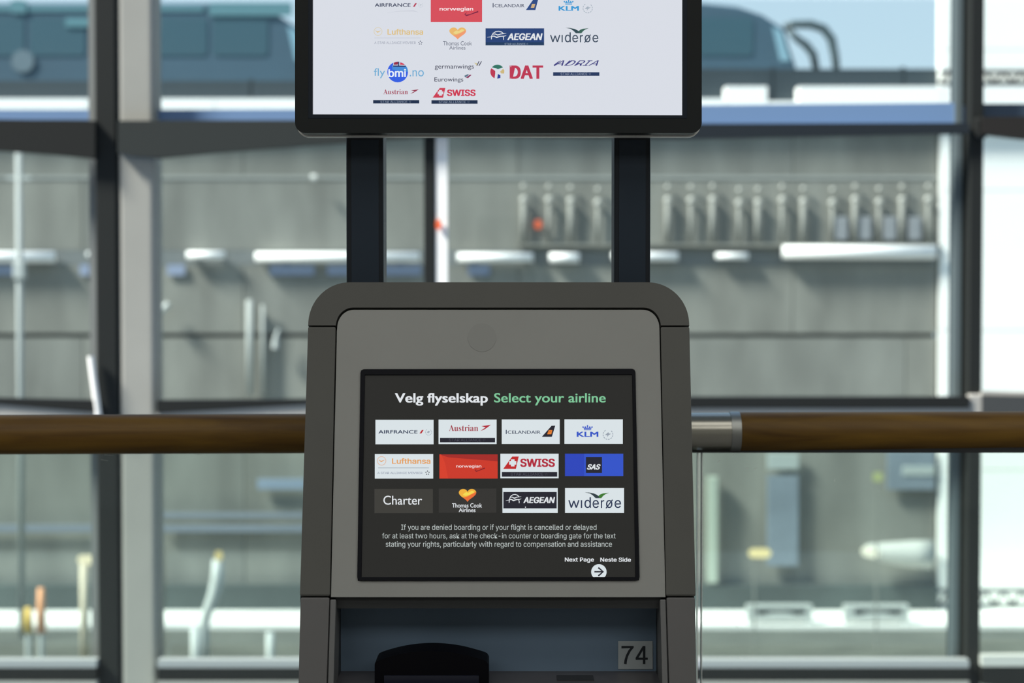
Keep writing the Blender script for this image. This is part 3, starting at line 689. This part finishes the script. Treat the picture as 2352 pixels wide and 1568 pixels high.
a.rect(1010.4, 1004, 1137, 1014.4, Dk, 2); staralliance(a, 1031, 1005.8, 1116, 1012.4, glow(78, 78, 90)); a.build(N, scr, 'white tile with red letters over a dark strip')
a = tile(1152.4, 961.7, 1285.8, 1018, W1, ''); a.text('I', 1161.8, 985.6, 1163.8, 995.2, NAV, .01); a.text('CELANDAIR', 1166, 987.2, 1241.6, 994.8, NAV, .008)
a.poly([(1244.5, 1001.8), (1267.7, 1001.8), (1275.5, 976), (1267, 976.3)], Dk, 3); a.poly([(1257, 995.8), (1266.5, 995.8), (1268.8, 986.3), (1260.5, 986.3)], glow(232, 130, 48), 4); a.stroke([(1260, 991), (1266, 990)], 1, glow(170, 70, 30), 5)
a.build(N, scr, 'white tile with a dark tail fin')
a = tile(1296.7, 961.5, 1430.9, 1017.8, W1, ''); KB = glow(52, 84, 196); a.text('KLM', 1324.9, 990, 1374.8, 1001.8, KB, .03); crown(a, 1338, 974.3, 1361.5, 986.4, KB); skyteam(a, 1396.8, 996.5, 12, GRY); a.build(N, scr, 'white tile with a blue crown over blue letters')
OR = glow(228, 160, 96)
a = tile(860.3, 1041.4, 994.7, 1097.8, W1, ''); a.text('Lufthansa', 900, 1050.9, 988.4, 1064, OR, .018, font='sans'); crane(a, 876, 1057, 10.5, glow(226, 178, 150), OR)
a.rect(868, 1072.5, 985, 1073.6, GRY, 2); a.text('A STAR ALLIANCE MEMBER', 866.5, 1082.2, 969.8, 1087.2, glow(130, 138, 160), font='sans'); starring(a, 981.5, 1084.5, 6, Dk); a.build(N, scr, 'white tile with orange letters and ring')
a = tile(1009, 1042.2, 1143, 1097.7, glow(203, 58, 42), '')
a.poly([(1009, 1042.2), (1143, 1042.2), (1143, 1058), (1030, 1049)], glow(164, 44, 40), 2); a.poly([(1009, 1042.2), (1013, 1042.2), (1022, 1062), (1029, 1097.7), (1009, 1097.7)], glow(214, 64, 44), 3)
a.text('norwegian', 1047.6, 1066, 1105.4, 1074.4, glow(245, 235, 235), .012, layer=5, font='sans'); swoosh(a, 1091, 1072.8, 1113.5, 1081.5, glow(120, 28, 40), 5); a.build(N, scr, 'red tile with white letters')
a = tile(1149.3, 1040.6, 1283.2, 1097, W1, ''); SR = glow(190, 42, 44); swisstail(a, [(1155.8, 1075.5), (1185, 1075.5), (1191.5, 1047), (1176.5, 1047)], 1177.7, 1061.6, 8.2, SR, W1)
a.text('SWISS', 1195, 1051.8, 1274.6, 1071, glow(176, 40, 58), .03, font='sans'); a.rect(1152.7, 1082.4, 1280, 1093.4, Dk, 2); staralliance(a, 1173, 1084.5, 1259, 1091.2, glow(78, 78, 90)); a.build(N, scr, 'white tile with a red cross tail and red letters')
a = tile(1297.9, 1040.6, 1432, 1091.8, glow(52, 84, 200), ''); a.rect(1297.9, 1040.6, 1342, 1091.8, glow(46, 70, 186), 2); a.rect(1346, 1048, 1383, 1085, Dk, 3); a.text('SAS', 1348.6, 1064.7, 1379.6, 1077.2, Wt, .035, .35, layer=4, font='sans'); a.build(N, scr, 'blue tile with a dark square')
a = tile(859.5, 1121.5, 994, 1177.2, glow(62, 61, 57), ''); a.text('Charter', 880, 1137, 969.3, 1157.9, Wt, .006); a.build(N, scr, 'dark grey tile with white letters')
a = tile(1007.4, 1120.7, 1140, 1176.5, glow(52, 51, 49), ''); heart(a, 1053.6, 1121.5, 1093.8, 1151.9, [glow(240, 178, 62), glow(240, 150, 60), glow(242, 218, 84), glow(233, 110, 54)])
a.text('Thomas Cook', 1038, 1154.5, 1107, 1164.4, Wt, .014); a.text('Airlines', 1053.5, 1165.6, 1092, 1174.8, Wt, .014); a.build(N, scr, 'dark grey tile with an orange and yellow heart')
a = tile(1154, 1119.5, 1281.2, 1176.7, W1, ''); a.rect(1156.2, 1128.5, 1278.8, 1166.3, Dk, 2); gull(a, 1161.5, 1133.4, 1197.5, 1154.3, Wt, 4); a.text('AEGEAN', 1202, 1140, 1275, 1154.4, Wt, .03, .2, layer=4, font='sans')
a.disc(1207, 1163.5, 1.3, Wt, 4); a.build(N, scr, 'white tile with a dark band and white bird mark')
a = tile(1298, 1119.5, 1433.8, 1176.7, W1, ''); wordmark(a, 1305.8, 1140.4, 1426.8, 1165.6, NAV); bird(a, 1343, 1129.3, 1399.4, 1142.9, glow(48, 62, 68), glow(62, 120, 50), 4); a.build(N, scr, 'white tile with a green winged bird over dark letters')
PT = glow(188, 196, 194)
a = Art(KA); a.text('If you are denied boarding or if your flight is cancelled or delayed', 921, 1203, 1370.4, 1219.3, PT, .002, font='sans')
a.text('for at least two hours, ask at the check-in counter or boarding gate for the text', 877.2, 1222.9, 1414.4, 1238.6, PT, .002, font='sans')
a.text('stating your rights, particularly with regard to compensation and assistance', 885.5, 1241.9, 1406, 1258.3, PT, .002, font='sans'); a.build('notice_text', scr, 'pale paragraph of boarding advice')
a = Art(KA); a.text('Next Page', 1297.5, 1279.3, 1364.6, 1291.3, Wt, .018, font='sans'); a.text('Neste Side', 1379.2, 1279.3, 1449.7, 1289, Wt, .018, font='sans'); a.build('button_text', scr, 'white page turning words')
cp = [p for p in arc(1375.9, 1312, 17.8, 312-0, 312-0+276, 30)]
cp = [(x_, min(y_, 1325.0)) for x_, y_ in arc(1375.9, 1312.3, 17.8, 0, 350, 35)]
a = Art(KA); a.poly(cp, W1, 1); a.stroke([(1365.5, 1312), (1385, 1312)], 3.2, Dk, 3); a.stroke([(1374.5, 1302.5), (1385.8, 1312), (1374.5, 1321.5)], 3.6, Dk, 4); a.build('next_button', scr, 'white round button with a dark arrow')

# lower compartment: soffit, cheeks, back panel, shelf
YB_ = 1.975
box('compartment_back', X(775, YB_), X(1516, YB_), YB_, YB_+.004, Z(1552, YB_), Z(1360, YB_), mat('blue_grey_back', (.115, .175, .245), .6, noise=.06, nscale=9, bump=.05), kiosk, label='blue-grey back panel')
def yface(py): return K(1144, py).y
box('soffit', X(770, 1.93), X(1519, 1.93), 1.925, YB_, Z(1393, 1.935), Z(1366, 1.93), mat('soffit_black', (.016, .018, .018), .6), kiosk)
shz = Z(1541, YB_)
box('shelf', X(776, YB_), X(1514, YB_), 1.865, YB_, shz-.01, shz, mat('shelf_grey', (.065, .062, .066), .4, bump=.1, nscale=30, noise=.1), kiosk)
for s, a_ in ((-1, 770.5), (1, 1517.5)):
    f0, f1 = K(a_, 1378, -.004), K(a_, 1760, -.004); x_ = X(a_, 1.915, 1450)
    pts = [(f0.y, f0.z), (YB_+.004, f0.z), (YB_+.004, f1.z), (f1.y, f1.z)]
    v = [(x_, y_, z_) for y_, z_ in pts] + [(x_+s*.012, y_, z_) for y_, z_ in pts]
    link('cheek', v, [(0, 1, 2, 3), (7, 6, 5, 4), (0, 4, 5, 1), (1, 5, 6, 2), (2, 6, 7, 3), (3, 7, 4, 0)], mat('cheek_dark', (.020, .022, .023), .5), kiosk)
# slot plate on the shelf
box('slot_plate', X(1280, 1.93), X(1365, 1.93), 1.925, 1.95, shz, shz+.001, mat('slot_dark', (.02, .02, .02), .5), kiosk)
# sticker
def ST(px, py, l): q = P(px, py, YB_ - .0008 - .0001*l); return q
a = Art(ST); a.poly([(1419.8, 1472), (1499, 1472), (1499.4, 1536.3), (1419.8, 1536.3)], mat('sticker_grey', (.36, .40, .41), .35), 1); st = a.build('number_sticker', kiosk, 'grey square number sticker')
INK = mat('ink_black', (.006, .010, .015), .6)
a = Art(ST); a.poly([(1427.3, 1483), (1455.5, 1483), (1455.5, 1487.6), (1427.3, 1488.6)], INK, 3)
a.stroke([(1453.2, 1485.5), (1446, 1494), (1440, 1506), (1437.2, 1516), (1436.2, 1524.6)], [5, 5.4, 5.6, 5.8, 6], INK, 4)
a.rect(1476.6, 1483, 1482.4, 1524.6, INK, 3); a.rect(1460, 1509.8, 1487.7, 1514.8, INK, 4); a.stroke([(1478.6, 1484.5), (1461.6, 1512.4)], 5.2, INK, 5); a.build('sticker_digits', st, 'black digits')
# document reader
top = [(860.5, 1575), (860.5, 1508), (864, 1502), (872, 1498)] + [(x_, 1477.5 + 20.5*((x_-990)/118)**2) for x_ in range(884, 1100, 9)] + [(1110, 1498), (1118, 1502), (1122, 1509), (1122.5, 1575)]
rd = pprism('document_reader', [(x_, min(y_+17, 1575)) for x_, y_ in top], 1.90, .045, mat('reader_black', (.002, .002, .0035), .5, spec=.08), kiosk, bevel=.003, seg=3)
pprism('reader_window', [(882, 1551), (1100, 1551), (1100, 1573), (882, 1573)], 1.898, .003, mat('reader_glass', (.007, .009, .02), .12), rd)
# pedestal below
kplate('lower_door', [(766, 1597), (1522, 1597), (1526, 1760), (762, 1760)], -.003, -.05, M_low, bevel=.001)
zt = K(1144, 1760).z
box('pedestal', -.20, .168, 1.95, 2.14, .03, zt+.02, M_low, kiosk, bevel=.01)
box('lower_front', -.225, .193, 1.885, 1.98, zt-.25, zt+.02, M_low, kiosk, bevel=.01)
box('base_plate', -.27, .238, 1.80, 2.24, 0, .03, M_alu, kiosk, bevel=.004)
# back cover of the head
bx0, bx1 = X(730, 2.0), X(1558, 2.0)
box('back_cover', bx0+.02, bx1-.02, 2.06, 2.16, zt, K(1144, 700).z-.02, M_low, kiosk, bevel=.01)

# posts for the display
M_post = mat('post_navy', (.009, .013, .018), .5, spec=.25); M_post2 = mat('post_inset', (.015, .025, .038), .5, spec=.25)
YP = 2.03
for a_, b_ in ((796, 881.5), (1409.5, 1493.5)):
    z0, z1 = Z(690, YP), Z(250, YP)
    p_ = box('display_post', X(a_, YP), X(b_, YP), YP, YP+.05, z0, z1, M_post, kiosk, bevel=.002, seg=2)
    box('post_inset', X(a_+12, YP), X(b_-11, YP), YP-.0006, YP+.002, z0, Z(321, YP), M_post2, p_)
# display
YD = 1.985
ztop = -430
def dd(px, py, l): return P(px, py, YD + .0045 - .00012*l)
dout = [(681, ztop), (1608, ztop)] + arc(1590, 285, 22, 0, -90, 8, 20) + arc(699, 285, 22, -90, -180, 8, 20)
dout = rrect(677.5, ztop, 1612, 305.5, 24, 8)
din = [(718, -378), (1568, -378), (1567.5, 264.5), (718, 262.5)]
def dplate(name, loops, y0, y1, m, parent=kiosk, **k):
    if not isinstance(loops[0][0], (tuple, list)): loops = [loops]
    return prism(name, loops, lambda x, y: P(x, y, YD)+Vector((0, y0, 0)), lambda x, y: P(x, y, YD)+Vector((0, y1, 0)), m, parent, **k)
dplate('display_case', [dout, din], 0, .04, mat('display_black', (.0095, .0115, .0115), .45, spec=.25, bump=.05, nscale=60), bevel=.005, seg=4)
dplate('display_back', rrect(684, ztop+6, 1606, 299, 20, 6), .012, .046, M_gap)
dplate('rim_light_trim', [rrect(674.6, ztop-2, 1615, 308.6, 26, 8), rrect(682, ztop+6, 1607, 300, 20, 8)], .030, .044, mat('rim_light_pale', (.75, .75, .70), .4))  # backlit rim of the case edges, painted as a pale border
dplate('inner_bezel', [[(708, -388), (1578, -388), (1578, 272), (708, 272)], din], -.0004, .006, mat('bezel_navy', (.008, .013, .021), .45, spec=.25), bevel=.0004)
dscr = dplate('display_screen', din, .0045, .008, glow(217, 221, 230), label='lit white display screen with airline logos')
W2 = glow(217, 221, 230)
N = 'airline_logo'
g1 = glow(58, 66, 92)
a = Art(dd); a.text('AIRFRANCE', 860.7, 7.6, 943, 15.6, g1, .015); a.poly([(948.5, 15.6), (952.5, 15.6), (957.5, 7.4), (953.5, 7.4)], glow(180, 60, 84), 3); skyteam(a, 966.3, 11.6, 5.5, glow(186, 194, 204))
a.stroke([(889, 29), (920, 25.5), (950, 25), (961, 28)], [.5, 1.2, 2.2, .5], glow(203, 207, 218), 3); a.build(N, dscr, 'dark letters with a red slash')
a = Art(dd); a.rect(989.3, -50, 1107.3, 50.8, glow(214, 80, 92), 1); a.text('norwegian', 1009.7, 16, 1086.7, 26.6, glow(248, 236, 238), .014, layer=3, font='sans'); swoosh(a, 1067.5, 25.5, 1098.5, 36, glow(120, 40, 70), 3); a.build(N, dscr, 'white letters on a red rectangle')
a = Art(dd); a.text('I', 1131.7, 7.2, 1133.6, 17.2, g1, .01); a.text('CELANDAIR', 1136, 9, 1204.6, 16.8, g1, .006); a.poly([(1208, 23), (1229.7, 23), (1236.5, -3), (1226, -3)], glow(48, 76, 132), 3); a.poly([(1219, 18), (1227, 18), (1229.5, 9), (1222, 9)], glow(206, 174, 130), 4); a.build(N, dscr, 'dark letters and a blue tail fin')
a = Art(dd); LB = glow(56, 152, 212); a.text('KLM', 1283, 13.8, 1329.7, 24.7, LB, .03); crown(a, 1295, -1, 1317, 10.2, LB); skyteam(a, 1349.8, 19, 11.5, glow(166, 178, 190)); a.build(N, dscr, 'light blue letters under a blue crown')
YL = glow(222, 192, 132)
a = Art(dd); a.text('Lufthansa', 890, 66.3, 971.9, 79.8, YL, .018, font='sans'); crane(a, 868.3, 72.3, 9.8, glow(218, 206, 176), YL); a.rect(860, 86.6, 966, 87.5, glow(192, 196, 208), 2); a.text('A STAR ALLIANCE MEMBER', 860, 95.2, 955, 100.8, glow(150, 156, 172), font='sans'); starring(a, 965.5, 98.2, 5.5, g1); a.build(N, dscr, 'pale yellow letters with a ring over small grey words')
a = Art(dd); heart(a, 1032, 63, 1070.7, 91.4, [glow(232, 184, 110), glow(228, 196, 112), glow(236, 214, 136), glow(240, 156, 112)]); a.text('Thomas Cook', 1017.6, 94.6, 1084, 104.3, glow(98, 104, 122), 0); a.text('Airlines', 1032, 105.4, 1069, 113.8, glow(98, 104, 122), 0); a.build(N, dscr, 'orange heart over grey letters')
a = Art(dd); a.rect(1115.2, 65, 1249.7, 104.1, glow(42, 68, 120), 1); a.rect(1115.2, 97, 1249.7, 104.1, glow(36, 62, 96), 2); gull(a, 1118.8, 71, 1163, 91.5, Wt, 3); a.text('AEGEAN', 1165.4, 76.5, 1246.2, 92, Wt, .03, .2, layer=3, font='sans'); staralliance(a, 1159, 98.7, 1214, 103.4, glow(150, 166, 186)); a.build(N, dscr, 'white letters and bird mark on a blue rectangle')
a = Art(dd); wordmark(a, 1263.7, 74, 1374.4, 97.2, glow(64, 78, 96)); bird(a, 1298.6, 63.6, 1352.5, 76.4, glow(52, 76, 84), glow(60, 100, 88)); a.build(N, dscr, 'dark letters under a winged bird')
a = Art(dd); FB = glow(112, 172, 212); a.text('fly', 858.8, 156.7, 884.7, 179.6, FB, 0); a.text('.no', 941, 161, 973.6, 175.6, FB, 0)
a.disc(913.4, 165.3, 23.8, glow(54, 96, 226), 1)
a.poly([(p[0], min(p[1], 165)) for p in arc(913.4, 165.3, 23.8, 0, 90, 12)] + [(901, 150), (901, 160)], glow(70, 140, 214), 2)
a.poly(arc(913.4, 165.3, 23.6, 38, 115, 10) + [(902.5, 153), (925, 151)], glow(196, 204, 222), 3)
a.poly(arc(913.4, 165.3, 23.2, 84, 112, 5) + [(904.5, 148.5), (913, 148.3)], glow(150, 44, 70), 4); a.poly(arc(913.4, 165.3, 23.2, 46, 74, 5) + [(918.5, 148.3), (928, 149)], glow(214, 62, 84), 4)
a.poly([(903, 150.4), (931, 151), (932.8, 153.4), (903, 153)], glow(44, 56, 100), 5); a.rect(914, 142, 916.6, 152, glow(44, 56, 100), 5)
a.text('bmi', 892, 158.4, 932.5, 177, glow(232, 240, 248), .02, layer=6, font='sans'); a.build(N, dscr, 'blue disc with a flag between light blue letters')
a = Art(dd); g2 = glow(72, 74, 92); a.text('germanwings', 998.4, 148, 1088.4, 160.8, g2, .004)
a.poly([(1088.8, 143.6), (1095, 144.6), (1097.5, 150.5), (1094, 149)], glow(206, 196, 150), 3); a.poly([(1094, 151), (1096.5, 151), (1101.5, 140.5), (1099.5, 140.5)], g2, 3); a.poly([(1099, 151), (1101.5, 151), (1107, 140.5), (1105, 140.5)], g2, 3)
a.text('Eurowings', 997.8, 177.5, 1064, 190.2, g2, .004); a.poly([(1066, 174), (1075, 170), (1077, 172), (1069, 178)], glow(96, 120, 140), 3); a.poly([(1070, 178), (1079, 171.5), (1083, 172), (1075, 179.5)], glow(140, 58, 96), 4); a.build(N, dscr, 'two dark airline names one above the other')
a = Art(dd); cx, cy_ = 1142.5, 164.8; RR = glow(188, 58, 84)
a.poly(arc(cx, cy_, 16.3, 38, 142, 10) + [(cx-3, cy_-8), (cx+1, cy_-6)], glow(52, 116, 100), 3)
a.poly(arc(cx, cy_, 16.3, 150, 246, 10) + [(cx-5, cy_+4), (cx-5, cy_-2)], RR, 3)
a.poly([(cx+6, cy_), (cx+13, cy_-7), (cx+16, cy_-3), (cx+15.5, cy_+4), (cx+9, cy_+4)], glow(206, 184, 128), 3); a.poly([(cx+1, cy_+5), (cx+7, cy_+8), (cx+7, cy_+14), (cx-.5, cy_+16)], glow(46, 64, 150), 3)
a.text('DAT', 1170.7, 150.4, 1247.6, 181, RR, .03, font='sans'); a.build(N, dscr, 'red letters with a four coloured disc')
a = Art(dd); AD = glow(66, 66, 130); a.text('ADRIA', 1271.5, 138.6, 1375.5, 151, AD, .004, .55, font='sans'); a.stroke([(1272.5, 150.6), (1281, 143.5), (1288, 139.2)], [3.4, 2.4, 1], AD, 4)
a.rect(1270.4, 165.8, 1376.7, 173.9, glow(40, 58, 96), 1); staralliance(a, 1287.6, 167.2, 1358, 172.6, glow(150, 160, 180)); a.build(N, dscr, 'slanted thin letters over a dark strip')
a = Art(dd); AR = glow(166, 82, 100); a.text(serif('Austrian'), 880.5, 204.8, 936.8, 216.6, AR, -.018); arrow_a(a, 942, 205, 962, 215.3, glow(150, 60, 84)); a.rect(857, 229.8, 963, 237.6, glow(32, 48, 76), 1); staralliance(a, 873.7, 231.2, 944.7, 236.3, glow(140, 152, 172)); a.build(N, dscr, 'thin red letters over a dark strip')
a = Art(dd); S2 = glow(204, 62, 84); swisstail(a, [(993.6, 224.3), (1017.6, 224.3), (1023, 202), (1010, 202)], 1011.8, 213.2, 6.6, S2, W2); a.text('SWISS', 1026.7, 205.6, 1092.4, 220.6, glow(206, 56, 82), .03, font='sans'); a.rect(991, 230, 1096.9, 238.2, glow(32, 48, 76), 1); staralliance(a, 1007.7, 231.6, 1079, 236.8, glow(140, 152, 172)); a.build(N, dscr, 'bold red letters with a red cross tail over a dark strip')
